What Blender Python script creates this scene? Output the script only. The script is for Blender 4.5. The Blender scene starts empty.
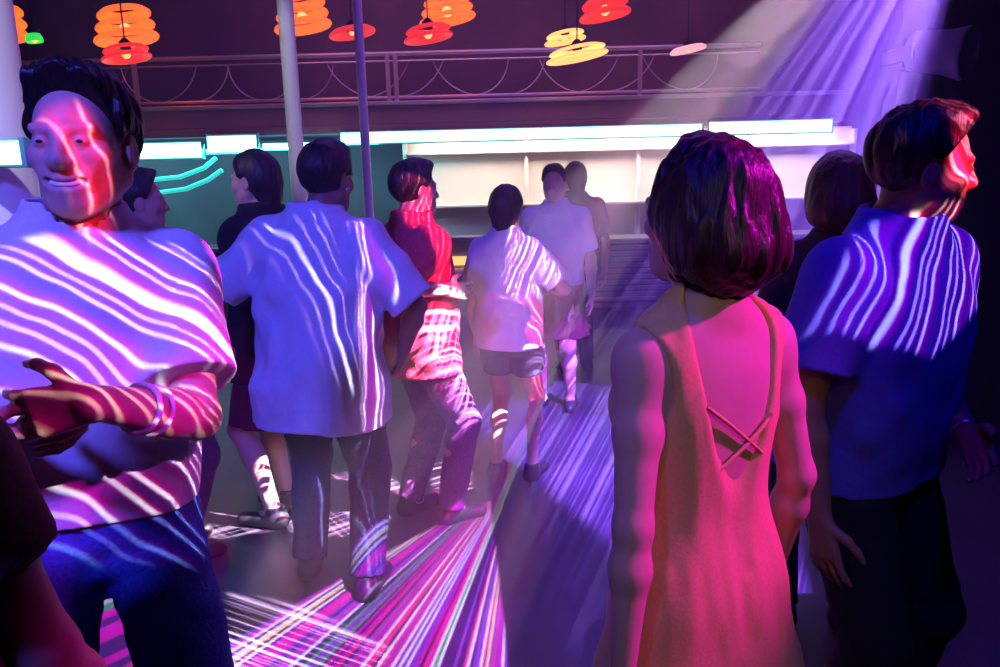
import bpy, bmesh, math, random
import numpy as np
import openvdb
from mathutils import Vector, Matrix

SC = bpy.context.scene
COL = SC.collection
random.seed(7)
A = lambda *v: np.array(v, dtype=float)
def nrm(v):
    v = np.asarray(v, float); return v / max(1e-9, np.linalg.norm(v))
def R(d): return math.radians(d)

# ------------------------------------------------------------------ camera model
FPX, PITCH, ROLL, CAMZ = 750.0, R(11.5), R(1.4), 1.6
_f = A(0, math.cos(PITCH), -math.sin(PITCH)); _u0 = A(0, math.sin(PITCH), math.cos(PITCH)); _r0 = A(1, 0, 0)
_r = _r0 * math.cos(ROLL) - _u0 * math.sin(ROLL); _u = _u0 * math.cos(ROLL) + _r0 * math.sin(ROLL)
CAM = A(0, 0, CAMZ)
def ray(px, py): return _f * FPX + _r * (px - 500) + _u * (333.5 - py)
def P(px, py, Y):
    d = ray(px, py); return CAM + d * (Y / d[1])
def G(px, py, z=0.0):
    d = ray(px, py); return CAM + d * ((z - CAMZ) / d[2])

# ------------------------------------------------------------------ node materials
def mat(name, col, rough=.7, metal=0., noise=0., nscale=30., bump=0., emit=None, estr=0., spec=.3, col2=None, sheen=0., stretch=None):
    m = bpy.data.materials.new(name); m.use_nodes = True
    nt = m.node_tree; b = nt.nodes['Principled BSDF']
    b.inputs['Base Color'].default_value = (*col, 1); b.inputs['Roughness'].default_value = rough
    b.inputs['Metallic'].default_value = metal; b.inputs['Specular IOR Level'].default_value = spec
    if sheen: b.inputs['Sheen Weight'].default_value = sheen
    if noise or bump or col2:
        tc = nt.nodes.new('ShaderNodeTexCoord'); n = nt.nodes.new('ShaderNodeTexNoise')
        n.inputs['Scale'].default_value = nscale; n.inputs['Detail'].default_value = 4
        if stretch:
            mp = nt.nodes.new('ShaderNodeMapping'); mp.inputs['Scale'].default_value = stretch
            nt.links.new(tc.outputs['Object'], mp.inputs['Vector']); nt.links.new(mp.outputs[0], n.inputs['Vector'])
        else: nt.links.new(tc.outputs['Object'], n.inputs['Vector'])
        c2 = col2 or tuple(max(0, c * (1 - noise)) for c in col)
        r = nt.nodes.new('ShaderNodeValToRGB')
        r.color_ramp.elements[0].position = .35; r.color_ramp.elements[0].color = (*c2, 1)
        r.color_ramp.elements[1].position = .65; r.color_ramp.elements[1].color = (*col, 1)
        nt.links.new(n.outputs['Fac'], r.inputs['Fac']); nt.links.new(r.outputs['Color'], b.inputs['Base Color'])
        if bump:
            bp = nt.nodes.new('ShaderNodeBump'); bp.inputs['Strength'].default_value = bump; bp.inputs['Distance'].default_value = .01
            nt.links.new(n.outputs['Fac'], bp.inputs['Height']); nt.links.new(bp.outputs['Normal'], b.inputs['Normal'])
    if emit:
        b.inputs['Emission Color'].default_value = (*emit, 1); b.inputs['Emission Strength'].default_value = estr
    return m

# ------------------------------------------------------------------ object helpers
def link(name, me, m=None, parent=None, loc=None):
    o = bpy.data.objects.new(name, me); COL.objects.link(o)
    if m and me is not None:
        for k in (m if isinstance(m, (list, tuple)) else [m]): me.materials.append(k)
    if parent: o.parent = parent
    if loc is not None: o.location = tuple(loc)
    return o
def tag(o, label=None, cat=None, group=None, kind=None):
    if label: o['label'] = label
    if cat: o['category'] = cat
    if group: o['group'] = group
    if kind: o['kind'] = kind
    return o
def empty(name, loc, rz=0.):
    o = bpy.data.objects.new(name, None); COL.objects.link(o); o.empty_display_size = .1
    o.location = tuple(loc); o.rotation_euler = (0, 0, rz); return o
def bm_obj(name, bm, m, parent=None, loc=None, smooth=False):
    me = bpy.data.meshes.new(name); bm.normal_update(); bm.to_mesh(me); bm.free()
    if smooth: me.shade_smooth()
    return link(name, me, m, parent, loc)
def box(bm, c, s, bev=0., rot=None):
    d = bmesh.ops.create_cube(bm, size=1.0)
    M = Matrix.Translation(Vector(tuple(c))) @ (rot.to_4x4() if rot else Matrix.Identity(4)) @ Matrix.Diagonal((*s, 1))
    bmesh.ops.transform(bm, matrix=M, verts=d['verts'])
    if bev:
        es = list({e for v in d['verts'] for e in v.link_edges})
        bmesh.ops.bevel(bm, geom=es, offset=bev, segments=2, affect='EDGES', profile=.5)
def tube(bm, pts, r, n=8, closed=False):
    pts = [np.asarray(p, float) for p in pts]; rings = []
    N = len(pts); rr = r if hasattr(r, '__len__') else [r] * N
    up = A(0, 0, 1.)
    for i, p in enumerate(pts):
        t = nrm(pts[(i + 1) % N if closed else min(i + 1, N - 1)] - pts[(i - 1) % N if closed else max(i - 1, 0)])
        a = np.cross(t, up)
        if np.linalg.norm(a) < .05: a = np.cross(t, A(1, 0, 0))
        a = nrm(a); b = np.cross(t, a)
        rings.append([bm.verts.new(tuple(p + rr[i] * (a * math.cos(k * 2 * math.pi / n) + b * math.sin(k * 2 * math.pi / n)))) for k in range(n)])
    for i in range(N if closed else N - 1):
        q, w = rings[i], rings[(i + 1) % N]
        for k in range(n): bm.faces.new((q[k], q[(k + 1) % n], w[(k + 1) % n], w[k]))
    if not closed:
        bm.faces.new(rings[0]); bm.faces.new(rings[-1][::-1])
def lathe(bm, prof, n=24, c=(0, 0, 0), sx=1., sy=1.):
    rings = [[bm.verts.new((c[0] + sx * r * math.cos(2 * math.pi * k / n), c[1] + sy * r * math.sin(2 * math.pi * k / n), c[2] + z)) for k in range(n)] for r, z in prof]
    for a, b in zip(rings, rings[1:]):
        for k in range(n): bm.faces.new((a[k], a[(k + 1) % n], b[(k + 1) % n], b[k]))
    bm.faces.new(rings[0][::-1]); bm.faces.new(rings[-1])

# ------------------------------------------------------------------ smooth implicit bodies
_lat = np.random.RandomState(3).rand(32, 32, 32).astype(np.float32)
def vnoise(X, Y, Z, off=0.):
    X, Y, Z = X + off * 7.31, Y + off * 3.77, Z + off * 5.13
    xi, yi, zi = np.floor(X), np.floor(Y), np.floor(Z)
    x, y, z = X - xi, Y - yi, Z - zi
    x, y, z = (t * t * (3 - 2 * t) for t in (x, y, z))
    i, j, k = (q.astype(np.int32) & 31 for q in (xi, yi, zi))
    i1, j1, k1 = (i + 1) & 31, (j + 1) & 31, (k + 1) & 31
    L = _lat
    c00 = L[i, j, k] * (1 - x) + L[i1, j, k] * x; c10 = L[i, j1, k] * (1 - x) + L[i1, j1, k] * x
    c01 = L[i, j, k1] * (1 - x) + L[i1, j, k1] * x; c11 = L[i, j1, k1] * (1 - x) + L[i1, j1, k1] * x
    return (c00 * (1 - y) + c10 * y) * (1 - z) + (c01 * (1 - y) + c11 * y) * z - .5

class Field:
    FAR = .3
    def __init__(s, lo, hi, h):
        s.lo = np.asarray(lo, float); s.h = h
        s.n = np.maximum(2, np.ceil((np.asarray(hi) - s.lo) / h).astype(int) + 1)
        s.a = np.full(tuple(s.n), s.FAR, np.float32)
    def block(s, lo, hi):
        i0 = np.clip(np.floor((np.asarray(lo) - s.lo) / s.h).astype(int), 0, s.n); i1 = np.clip(np.ceil((np.asarray(hi) - s.lo) / s.h).astype(int) + 1, 0, s.n)
        if np.any(i1 - i0 < 1): return None
        sl = tuple(slice(int(a), int(b)) for a, b in zip(i0, i1))
        ax = [(s.lo[k] + np.arange(i0[k], i1[k]) * s.h).astype(np.float32) for k in range(3)]
        return sl, ax[0][:, None, None], ax[1][None, :, None], ax[2][None, None, :]
    def put(s, sl, d, k, op):
        a = s.a[sl]
        if op == 'add':
            if k > 0:
                hh = np.clip(.5 + .5 * (a - d) / k, 0, 1); a[...] = a * (1 - hh) + d * hh - k * hh * (1 - hh)
            else: np.minimum(a, d, out=a)
        else:
            d = -d
            if k > 0:
                hh = np.clip(.5 - .5 * (a - d) / k, 0, 1); a[...] = a * (1 - hh) + d * hh + k * hh * (1 - hh)
            else: np.maximum(a, d, out=a)
    def cone(s, p, q, ra, rb, k=.02, op='add', flat=None, squash=None):
        p, q = np.asarray(p, float), np.asarray(q, float); m = max(ra, rb) + .07
        b = s.block(np.minimum(p, q) - m, np.maximum(p, q) + m)
        if b is None: return
        sl, X, Y, Z = b; d = q - p; L2 = max(1e-9, d @ d)
        px, py, pz = X - p[0], Y - p[1], Z - p[2]
        tt = (px * d[0] + py * d[1] + pz * d[2]) / L2; t = np.clip(tt, 0, 1)
        dx, dy, dz = px - t * d[0], py - t * d[1], pz - t * d[2]
        if squash is not None:           # (axis, factor): flatten the tube along an axis
            ax, fct = nrm(squash[0]), squash[1]
            c = (dx * ax[0] + dy * ax[1] + dz * ax[2]) * (fct - 1)
            dx, dy, dz = dx + c * ax[0], dy + c * ax[1], dz + c * ax[2]
        v = np.sqrt(dx * dx + dy * dy + dz * dz) - (ra + (rb - ra) * t)
        if flat: v = np.maximum(v, (tt - flat) * math.sqrt(L2))
        s.put(sl, v, k, op)
    def ell(s, c, r, Rm=None, k=.02, op='add'):
        c = np.asarray(c, float); r = np.asarray(r, float); m = max(r) + .07
        b = s.block(c - m, c + m)
        if b is None: return
        sl, X, Y, Z = b; q = [X - c[0], Y - c[1], Z - c[2]]
        if Rm is not None: q = [q[0] * Rm[0, j] + q[1] * Rm[1, j] + q[2] * Rm[2, j] for j in range(3)]
        k0 = np.sqrt(sum((q[j] / r[j]) ** 2 for j in range(3))); k1 = np.sqrt(sum((q[j] / r[j] ** 2) ** 2 for j in range(3)))
        s.put(sl, k0 * (k0 - 1) / np.maximum(k1, 1e-6), k, op)
    def loft(s, P0, Rm, tab, twist=None, k=.02, ease=0., zmax=None, zmin=None):
        """stack of ellipses (z, half width, half depth, y offset) along the frame Rm at P0"""
        tab = np.asarray(tab, float)
        zz = np.linspace(tab[0, 0], tab[-1, 0], 60); cols = [np.interp(zz, tab[:, 0], tab[:, j]) for j in range(1, tab.shape[1])]
        ker = np.array([1, 2, 3, 4, 5, 4, 3, 2, 1.]) / 25
        cols = [np.convolve(np.pad(c, 4, mode='edge'), ker, 'valid') for c in cols]
        tab = np.stack([zz] + cols, 1); m = max(tab[:, 1].max(), tab[:, 2].max()) + .09
        ends = [P0 + Rm @ A(0, t[3], t[0]) for t in (tab[0], tab[-1])]
        b = s.block(np.minimum(*ends) - m, np.maximum(*ends) + m)
        if b is None: return
        sl, X, Y, Z = b; d = [X - P0[0], Y - P0[1], Z - P0[2]]
        x, y, z = [d[0] * Rm[0, j] + d[1] * Rm[1, j] + d[2] * Rm[2, j] for j in range(3)]
        aw, ad, yo = (np.interp(z, tab[:, 0], tab[:, j]).astype(np.float32) for j in (1, 2, 3))
        if twist:
            an = np.interp(z, [tab[0, 0], tab[-1, 0]], twist); ca, sa = np.cos(an), np.sin(an)
            x, y = x * ca + y * sa, -x * sa + y * ca
        y = y - yo; aw = aw + ease; ad = ad + ease
        p = 2.5
        rr = (np.abs(x / aw) ** p + np.abs(y / ad) ** p) ** (1 / p)
        v = (rr - 1) * np.minimum(aw, ad)
        v = np.maximum(v, np.maximum(z - tab[-1, 0], tab[0, 0] - z))
        s.put(sl, v.astype(np.float32), k, 'add')
    def full(s):
        return s.block(s.lo, s.lo + s.n * s.h)
    def plane(s, p, n, k=0.):            # cut away everything on the side n points to
        sl, X, Y, Z = s.full(); n = nrm(n)
        s.put(sl, -((X - p[0]) * n[0] + (Y - p[1]) * n[1] + (Z - p[2]) * n[2]) + 0., k, 'sub')
    def wrinkle(s, amp, fx, fy, fz, off=0., band=.05):
        sl, X, Y, Z = s.full(); X, Y, Z = np.broadcast_arrays(X, Y, Z)
        w = np.abs(s.a) < band
        s.a[w] += -amp * .7 + amp * 2 * (vnoise(X[w] * fx, Y[w] * fy, Z[w] * fz, off) + .5 * vnoise(X[w] * fx * 2.1, Y[w] * fy * 2.1, Z[w] * fz * 2.1, off + 1))
    def mesh(s, name):
        a = s.a.copy(); a[0], a[-1], a[:, 0], a[:, -1], a[:, :, 0], a[:, :, -1] = (np.maximum(q, s.h * .6) for q in (a[0], a[-1], a[:, 0], a[:, -1], a[:, :, 0], a[:, :, -1]))
        g = openvdb.FloatGrid(s.FAR); g.copyFromArray(a)
        g.transform = openvdb.createLinearTransform(voxelSize=s.h)
        v, q = g.convertToQuads(isovalue=0.0)
        v = v + s.lo
        me = bpy.data.meshes.new(name)
        me.from_pydata(v.tolist(), [], q[:, ::-1].tolist()); me.update()
        bm = bmesh.new(); bm.from_mesh(me); bmesh.ops.recalc_face_normals(bm, faces=bm.faces); bm.to_mesh(me); bm.free()
        me.shade_smooth(); return me

def rot(axis, ang):
    return np.array(Matrix.Rotation(ang, 3, axis))
def ik(S, T, l1, l2, pole):
    d = T - S; L = np.linalg.norm(d); u = d / max(L, 1e-9); L = min(L, .998 * (l1 + l2)); L = max(L, abs(l1 - l2) + .01)
    a = (l1 * l1 - l2 * l2 + L * L) / (2 * L); h = math.sqrt(max(0, l1 * l1 - a * a))
    p = np.asarray(pole, float); p = p - (p @ u) * u
    return S + u * a + nrm(p) * h, S + u * L

TORSO_M = [(-.14, .10, .085, -.005), (-.07, .158, .108, -.01), (0, .168, .115, -.012), (.08, .155, .104, -.002), (.16, .148, .10, .006), (.27, .160, .108, .006), (.36, .172, .116, .004), (.43, .165, .106, -.004), (.49, .128, .082, -.012), (.54, .070, .062, -.012), (.58, .058, .058, -.008)]
TORSO_F = [(-.14, .11, .085, -.005), (-.07, .170, .112, -.015), (0, .165, .112, -.014), (.08, .142, .096, -.002), (.15, .125, .086, .004), (.25, .136, .094, .004), (.35, .148, .104, .006), (.42, .142, .092, -.004), (.48, .108, .07, -.012), (.53, .058, .052, -.01), (.58, .048, .048, -.008)]

class Human:
    """one figure: joints solved in its own frame (x to its right, y ahead, z up), root at the feet"""
    def __init__(s, label, loc, yaw, H=1.75, sex='m', w=1., lean=(0, 0), twist=0., head=(0, 0, 0), arms=(None, None), poles=(None, None),
                 feet=((-.10, .0), (.10, .02)), hip=None, h=.007, skin=None, top=2.0, shrug=0., cat='person', hand_n=(None, None), curl=.5, face=True, zcut=-.05, headoff=(0, 0, 0), fdir=(None, None), hang=.09, smile=False):
        s.H, s.sex, s.w, s.h, s.yaw = H, sex, w, h, yaw; k = s.s = H / 1.75
        s.root = empty('person', (loc[0], loc[1], 0), yaw); tag(s.root, label, cat)
        s.smile = smile; s.loc = A(loc[0], loc[1], 0); s.Rz = rot('Z', yaw)
        s.P0 = A(0, 0, (hip if hip else .93 * k)) if hip is None or not hasattr(hip, '__len__') else np.asarray(hip, float)
        s.Rs = rot('Z', 0) @ rot('Y', lean[1]) @ rot('X', -lean[0])
        s.tw = twist; Rt = s.Rs @ rot('Z', twist); s.Rt = Rt
        s.tab = [(z * k, a * k * w, d * k * w, o * k) for z, a, d, o in (TORSO_M if sex == 'm' else TORSO_F)]
        sw = (.172 if sex == 'm' else .148) * k * w
        s.Sh = [s.P0 + Rt @ A(sg * sw, -.012, (.452 + shrug) * k) for sg in (-1, 1)]
        s.Nb = s.P0 + Rt @ A(0, -.012 * k, .54 * k)
        s.Rh = Rt @ rot('Z', head[0]) @ rot('X', -head[1]) @ rot('Y', head[2])
        s.Hc = s.Nb + Rt @ A(0, .012 * k, .06 * k) + s.Rh @ A(0, .018 * k, .085 * k) + np.asarray(headoff, float)
        ua, fa = .295 * k, .255 * k
        s.El, s.Wr = [], []
        for i, sg in enumerate((-1, 1)):
            T = arms[i]
            T = s.Sh[i] + A(sg * hang, .04, -.53) * k if T is None else s.local(T)
            pole = poles[i] if poles[i] is not None else (sg * .5, -1, -.2)
            e, wv = ik(s.Sh[i], T, ua, fa, pole); s.El.append(e); s.Wr.append(wv)
        s.Hp, s.Kn, s.An = [], [], []
        s.feet = feet
        for i, sg in enumerate((-1, 1)):
            hp = s.P0 + A(sg * .092 * k * w, 0, -.04 * k); an = A(feet[i][0], feet[i][1], .085 * k)
            if len(feet[i]) > 2: an[2] += feet[i][2]
            kn, an = ik(hp, an, .43 * k, .42 * k, (sg * .1, 1, 0))
            s.Hp.append(hp); s.Kn.append(kn); s.An.append(an)
        pts = np.array(s.Sh + s.El + s.Wr + s.Kn + s.An + [s.Hc, s.P0])
        m = .24
        s.lo = pts.min(0) - m; s.hi = pts.max(0) + m; s.lo[2] = zcut; s.hi[2] = s.Hc[2] + .17 * k
        s.hand_n = hand_n; s.curl = curl; s.facef = face; s.fdir = fdir
        s.body(skin)
    def local(s, p):
        return s.Rz.T @ (np.asarray(p, float) - s.loc)
    def hp(s, v): return s.Hc + s.Rh @ (np.asarray(v, float) * s.s)
    def field(s, h=None, lo=None, hi=None):
        return Field(s.lo if lo is None else lo, s.hi if hi is None else hi, h or s.h)
    def core(s, F, e=0., k=.03):
        F.loft(s.P0, s.Rs, s.tab, (0, s.tw), k, e)
    def body(s, skin):
        k = s.s; F = s.field(); w = s.w; f = s.sex == 'f'
        s.core(F)
        if f:
            for sg in (-1, 1): F.ell(s.P0 + s.Rt @ A(sg * .065, .088, .33) * k, A(.055, .05, .055) * k, None, .03)
        for i, sg in enumerate((-1, 1)):
            q = (.85 if f else 1.) * k
            F.cone(s.P0 + s.Rt @ A(0, -.014, .525) * k, s.Sh[i], .042 * q, .046 * q, .05)
            F.ell(s.Sh[i] + A(0, 0, -.028), A(.053, .055, .064) * q, None, .03)
            m = s.Sh[i] * .55 + s.El[i] * .45
            F.cone(s.Sh[i], m, .052 * q, .048 * q, .025); F.cone(m, s.El[i], .048 * q, .038 * q, .02)
            m = s.El[i] * .7 + s.Wr[i] * .3
            F.cone(s.El[i], m, .038 * q, .041 * q, .02); F.cone(m, s.Wr[i], .041 * q, .026 * q, .02)
            s.hand(F, i, sg)
            p = s.Hp[i]; kn = s.Kn[i]; an = s.An[i]
            F.cone(p, kn, .088 * q * w if not f else .09 * k, .056 * q, .04)
            m = kn * .68 + an * .32 + A(0, -.018, 0)
            F.cone(kn, m, .052 * q, .053 * q, .03); F.cone(m, an, .052 * q, .035 * q, .03)
            F.cone(an + A(0, -.02, -.03) * k, an + A(0, -.035, -.055) * k, .036 * k, .03 * k, .02)
            F.cone(an + A(0, 0, -.035) * k, an + A(sg * .02, .13, -.058) * k, .038 * k, .026 * k, .03)
        s.headsdf(F)
        s.bodyobj = link('body', F.mesh('body'), skin, s.root)
    def hand(s, F, i, sg):
        k = s.s * (.94 if s.sex == 'f' else 1.0); W = s.Wr[i]
        fd = nrm(W - s.El[i])
        if s.fdir[i] is not None: fd = nrm(s.Rz.T @ np.asarray(s.fdir[i], float))
        n = s.Rz.T @ np.asarray(s.hand_n[i], float) if s.hand_n[i] is not None else A(-sg, .1, 0)   # palm faces n
        n = nrm(n - (n @ fd) * fd); th = nrm(np.cross(fd, n)) * (1 if i == 1 else -1)                # thumb side
        if s.hand_n[i] is None and th[1] < 0: th = -th
        kn = [W + fd * .088 * k + th * o * k for o in (.030, .010, -.010, -.029)]
        for o, q in zip((.018, .007, -.005, -.016), kn): F.cone(W + th * o * k + fd * .012 * k, q, .015 * k, .0115 * k, .012)
        c = s.curl
        for j, (q, L) in enumerate(zip(kn, (.072, .081, .076, .060))):
            a = c * (.35 + .06 * j); p = q; d = fd + th * (.10 - .07 * j)
            for z, (fr, r0, r1) in enumerate(((.44, .0098, .0088), (.31, .0088, .008), (.25, .008, .0066))):
                ang = a * (1, 2.1, 3.0)[z]; dv = nrm(nrm(d) * math.cos(ang) + n * math.sin(ang)); e = p + dv * L * fr * k
                F.cone(p, e, r0 * k, r1 * k, .004); p = e
        p = W + fd * .022 * k + th * .024 * k
        for dv, L, r0, r1 in ((fd * .62 + th * .75 + n * .25, .042, .0135, .0115), (fd * .85 + th * .45 + n * .35, .032, .0115, .0095), (fd * .95 + th * .15 + n * .4, .026, .0095, .0075)):
            e = p + nrm(dv) * L * k; F.cone(p, e, r0 * k, r1 * k, .006); p = e
    def headsdf(s, F):
        k = s.s; h = s.hp; Rh = s.Rh; f = s.sex == 'f'
        F.cone(s.Nb - A(0, 0, .02), s.Hc + Rh @ A(0, -.022, -.055) * k, (.056 if not f else .047) * k, (.053 if not f else .044) * k, .03)
        F.ell(h((0, -.012, .032)), A(.075, .096, .088) * k, Rh, .02)
        jw = 1. if not f else .9
        F.ell(h((0, .030, -.030)), A(.063 * jw, .062, .082) * k, Rh, .03)
        F.ell(h((0, .060, -.094)), A(.026 * jw, .024, .022) * k, Rh, .025)
        for g in (-1, 1):
            F.cone(h((g * .056 * jw, -.004, -.052)), h((g * .018, .058, -.094)), .020 * k, .020 * k, .03)
            F.ell(h((g * .042, .060, -.020)), A(.024, .022, .020) * k, Rh, .02)
        if s.facef:
            for g in (-1, 1): F.ell(h((g * .032, .100, .004)), A(.018, .018, .013) * k, Rh, .014, 'sub')
            for g in (-1, 1): F.cone(h((g * .046, .078, .025)), h((g * .014, .088, .022)), .008 * k, .009 * k, .014)
            F.cone(h((0, .086, .014)), h((0, .106, -.028)), .0085 * k, .0125 * k, .016)
            F.ell(h((0, .106, -.031)), A(.012, .012, .011) * k, Rh, .008)
            for g in (-1, 1): F.ell(h((g * .014, .096, -.034)), A(.009, .012, .009) * k, Rh, .008)
            F.ell(h((0, .083, -.066)), A(.030, .013, .022) * k, Rh, .014)
            F.cone(h((-.019, .088, -.0605)), h((.019, .088, -.0605)), .0055 * k, .0055 * k, .006)
            F.cone(h((0, .0925, -.060)), h((0, .093, -.0605)), .006 * k, .006 * k, .008)
            F.cone(h((-.014, .089, -.0745)), h((.014, .089, -.0745)), .007 * k, .007 * k, .006)
            if s.smile:
                sm = [(-.029, .083, -.0610), (-.014, .0955, -.0685), (.014, .0955, -.0685), (.029, .083, -.0610)]
                for g in (-1, 1): F.cone(h((g * .036, .074, -.048)), h((g * .031, .078, -.066)), .010 * k, .007 * k, .012)
                for a, b in zip(sm, sm[1:]): F.cone(h(a), h(b), .0062 * k, .0062 * k, .003, 'sub')
            else: F.cone(h((-.022, .0975, -.0672)), h((.022, .0975, -.0672)), .0048 * k, .0048 * k, .003, 'sub')
            for g in (-1, 1): F.ell(h((g * .0315, .079, .003)), A(.0150, .0135, .0120) * k, Rh, .004)
        for g in (-1, 1):
            F.ell(h((g * .078, -.008, -.008)), A(.010, .021, .032) * k, Rh, .008)
            F.ell(h((g * .087, -.004, -.006)), A(.006, .012, .020) * k, Rh, .006, 'sub')
    def eyes(s, mw, mi):
        for g in (-1, 1):
            bm = bmesh.new(); bmesh.ops.create_uvsphere(bm, u_segments=16, v_segments=12, radius=.0112 * s.s)
            o = bm_obj('eye', bm, mw, s.root, s.hp((g * .0315, .0816, .002)), True); o.rotation_euler = Matrix(s.Rh.tolist()).to_euler(); o.scale = (1.12, 1., .62)
            bm = bmesh.new(); bmesh.ops.create_uvsphere(bm, u_segments=12, v_segments=8, radius=.0062 * s.s)
            bm_obj('iris', bm, mi, o, A(0, .0066, 0) * s.s, True)
    # ---- clothing, each a child mesh
    def add(s, name, F, m, label=None):
        o = link(name, F.mesh(name), m, s.root)
        if label: o['label'] = label
        return o
    def tee(s, m, name='shirt', hem=-.10, ease=.014, sleeve=.62, loose=.02, neck=.066, vneck=0., wr=.006, bag=.012, box_=True, h=None, off=0., fz=7.):
        k = s.s; F = s.field(h)
        tab = [[z, a + ease, d + ease, o] for z, a, d, o in s.tab]
        if box_:
            am, dm = s.tab[6][1], s.tab[6][2]
            for t in tab:
                if t[0] < s.tab[6][0]: t[1] = max(t[1], am * .97 + ease + loose * .5); t[2] = max(t[2], dm * .97 + ease + loose * .5)
        zs = np.array([t[0] for t in tab]); hz = hem * k
        rows = [[hz] + [float(np.interp(hz, zs, [t[j] for t in tab])) for j in (1, 2, 3)]] + [t for t in tab if t[0] > hz + .005]
        if hz < zs[0]: rows[0][1:3] = [s.tab[1][1] + ease + loose, s.tab[1][2] + ease + loose]; rows = [rows[0]] + [[t[0], max(t[1], rows[0][1] * .98), max(t[2], rows[0][2] * .98), t[3]] if t[0] < 0 else t for t in rows[1:]]
        F.loft(s.P0, s.Rs, rows, (0, s.tw), 0, 0)
        if s.sex == 'f':
            for sg in (-1, 1): F.ell(s.P0 + s.Rt @ A(sg * .065, .088, .33) * k, A(.055, .05, .055) * k + ease, None, .04)
        # sleeves and shoulders
        for i, sg in enumerate((-1, 1)):
            q = (.85 if s.sex == 'f' else 1.) * k
            F.cone(s.P0 + s.Rt @ A(0, -.014, .525) * k, s.Sh[i], .042 * q + ease, .046 * q + ease, .05)
            F.ell(s.Sh[i] + A(0, 0, -.028), A(.053, .055, .064) * q + ease, None, .03)
            if sleeve > 0:
                if sleeve <= 1:
                    F.cone(s.Sh[i], s.El[i], .054 * q + ease + bag * .5, .046 * q + ease + bag, .03, flat=sleeve)
                else:
                    F.cone(s.Sh[i], s.El[i], .054 * q + ease, .042 * q + ease + bag * .5, .03)
                    F.cone(s.El[i], s.Wr[i], .042 * q + ease + bag * .5, .028 * q + ease, .02, flat=sleeve - 1)
        F.wrinkle(wr, 9, 9, fz, off)
        F.plane(s.P0 + s.Rs @ A(0, 0, hz + .004), s.Rs @ A(0, 0, -1.), 0)
        F.cone(s.Nb + s.Rt @ A(0, .012, -.045) * k, s.Nb + s.Rt @ A(0, .012, .2) * k, neck * k, neck * 1.3 * k, .004, 'sub')
        if vneck: F.cone(s.Nb + s.Rt @ A(0, .08, -vneck) * k, s.Nb + s.Rt @ A(0, .08, .1) * k, .02 * k, neck * 1.1 * k, .004, 'sub')
        return s.add(name, F, m)
    def dress(s, m, ease=.010, hem=-.42, flare=.075, h=.005):
        k = s.s; F = s.field(h)
        tab = [[z, a + ease, d + ease, o] for z, a, d, o in s.tab if z > -.08 * k]
        rows = [[hem * k, tab[0][1] + flare, tab[0][2] + flare * 1.1, -.01]] + tab
        F.loft(s.P0, s.Rs, rows, (0, s.tw), 0, 0)
        for sg in (-1, 1):
            F.ell(s.P0 + s.Rt @ A(sg * .065, .088, .33) * k, A(.055, .05, .055) * k + ease, None, .04)
            F.cone(s.P0 + s.Rt @ A(0, -.014, .525) * k, s.Sh[1 if sg > 0 else 0], .0357 * k + ease, .039 * k + ease, .05)
        sl, X, Y, Z = F.full(); F.wrinkle(.004, 26, 26, 5, 3.)
        q = lambda x, y, z: s.P0 + s.Rt @ A(x, y, z) * k
        F.plane(q(0, 0, hem + .01), s.Rs @ A(0, 0, -1.))
        for sg in (-1, 1):                       # armholes
            F.ell(q(sg * .180, -.005, .40), A(.062, .12, .115) * k, s.Rt, .01, 'sub')
        F.cone(q(0, .02, .57), q(0, .02, .75), .075 * k, .075 * k, 0, 'sub')
        F.cone(q(.0, .12, .46), q(0, .12, .70), .055 * k, .11 * k, .01, 'sub')           # front neckline
        F.cone(q(.012, -.14, .06), q(.010, -.15, .30), .022 * k, .080 * k, .008, 'sub')    # open back
        F.cone(q(.010, -.15, .30), q(.006, -.12, .56), .080 * k, .118 * k, .008, 'sub')
        o = s.add('dress', F, m)
        T = np.array(s.tab)
        def back(x, z):
            aw, ad, yo = (np.interp(z * k, T[:, 0], T[:, j]) for j in (1, 2, 3))
            return q(x, 0, z) + s.Rt @ A(0, yo - ad * max(.05, 1 - abs(x * k / aw) ** 2.5) ** .4 - .009, 0)
        for (xa, za, xb, zb) in ((-.075, .37, .070, .255), (-.060, .235, .082, .33)):
            bm = bmesh.new(); tube(bm, [back(xa + (xb - xa) * t, za + (zb - za) * t) for t in np.linspace(0, 1, 14)], .0035, 8)
            bm_obj('cross_strap', bm, m, s.root, None, True)
        return o
    def trousers(s, m, name='trousers', ease=.012, top=.06, length=1., wr=.005, h=None, off=2., flare=.0):
        k = s.s; F = s.field(h, hi=A(s.hi[0], s.hi[1], s.P0[2] + .2))
        tab = [t for t in s.tab if t[0] < (top + .03) * k]
        F.loft(s.P0, s.Rs, tab, None, .03, ease)
        for i, sg in enumerate((-1, 1)):
            q = (.85 if s.sex == 'f' else 1.) * k
            F.cone(s.Hp[i], s.Kn[i], .092 * q * s.w + ease, .060 * q + ease, .03, flat=None if length > .5 else length * 2)
            if length > .5: F.cone(s.Kn[i], s.An[i], .060 * q + ease, .046 * q + ease + flare, .02, flat=(length - .5) * 2)
        F.wrinkle(wr, 8, 8, 14, off)
        F.plane(s.P0 + s.Rs @ A(0, 0, top) * k, s.Rs @ A(0, 0, 1.), 0)
        return s.add(name, F, m)
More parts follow.
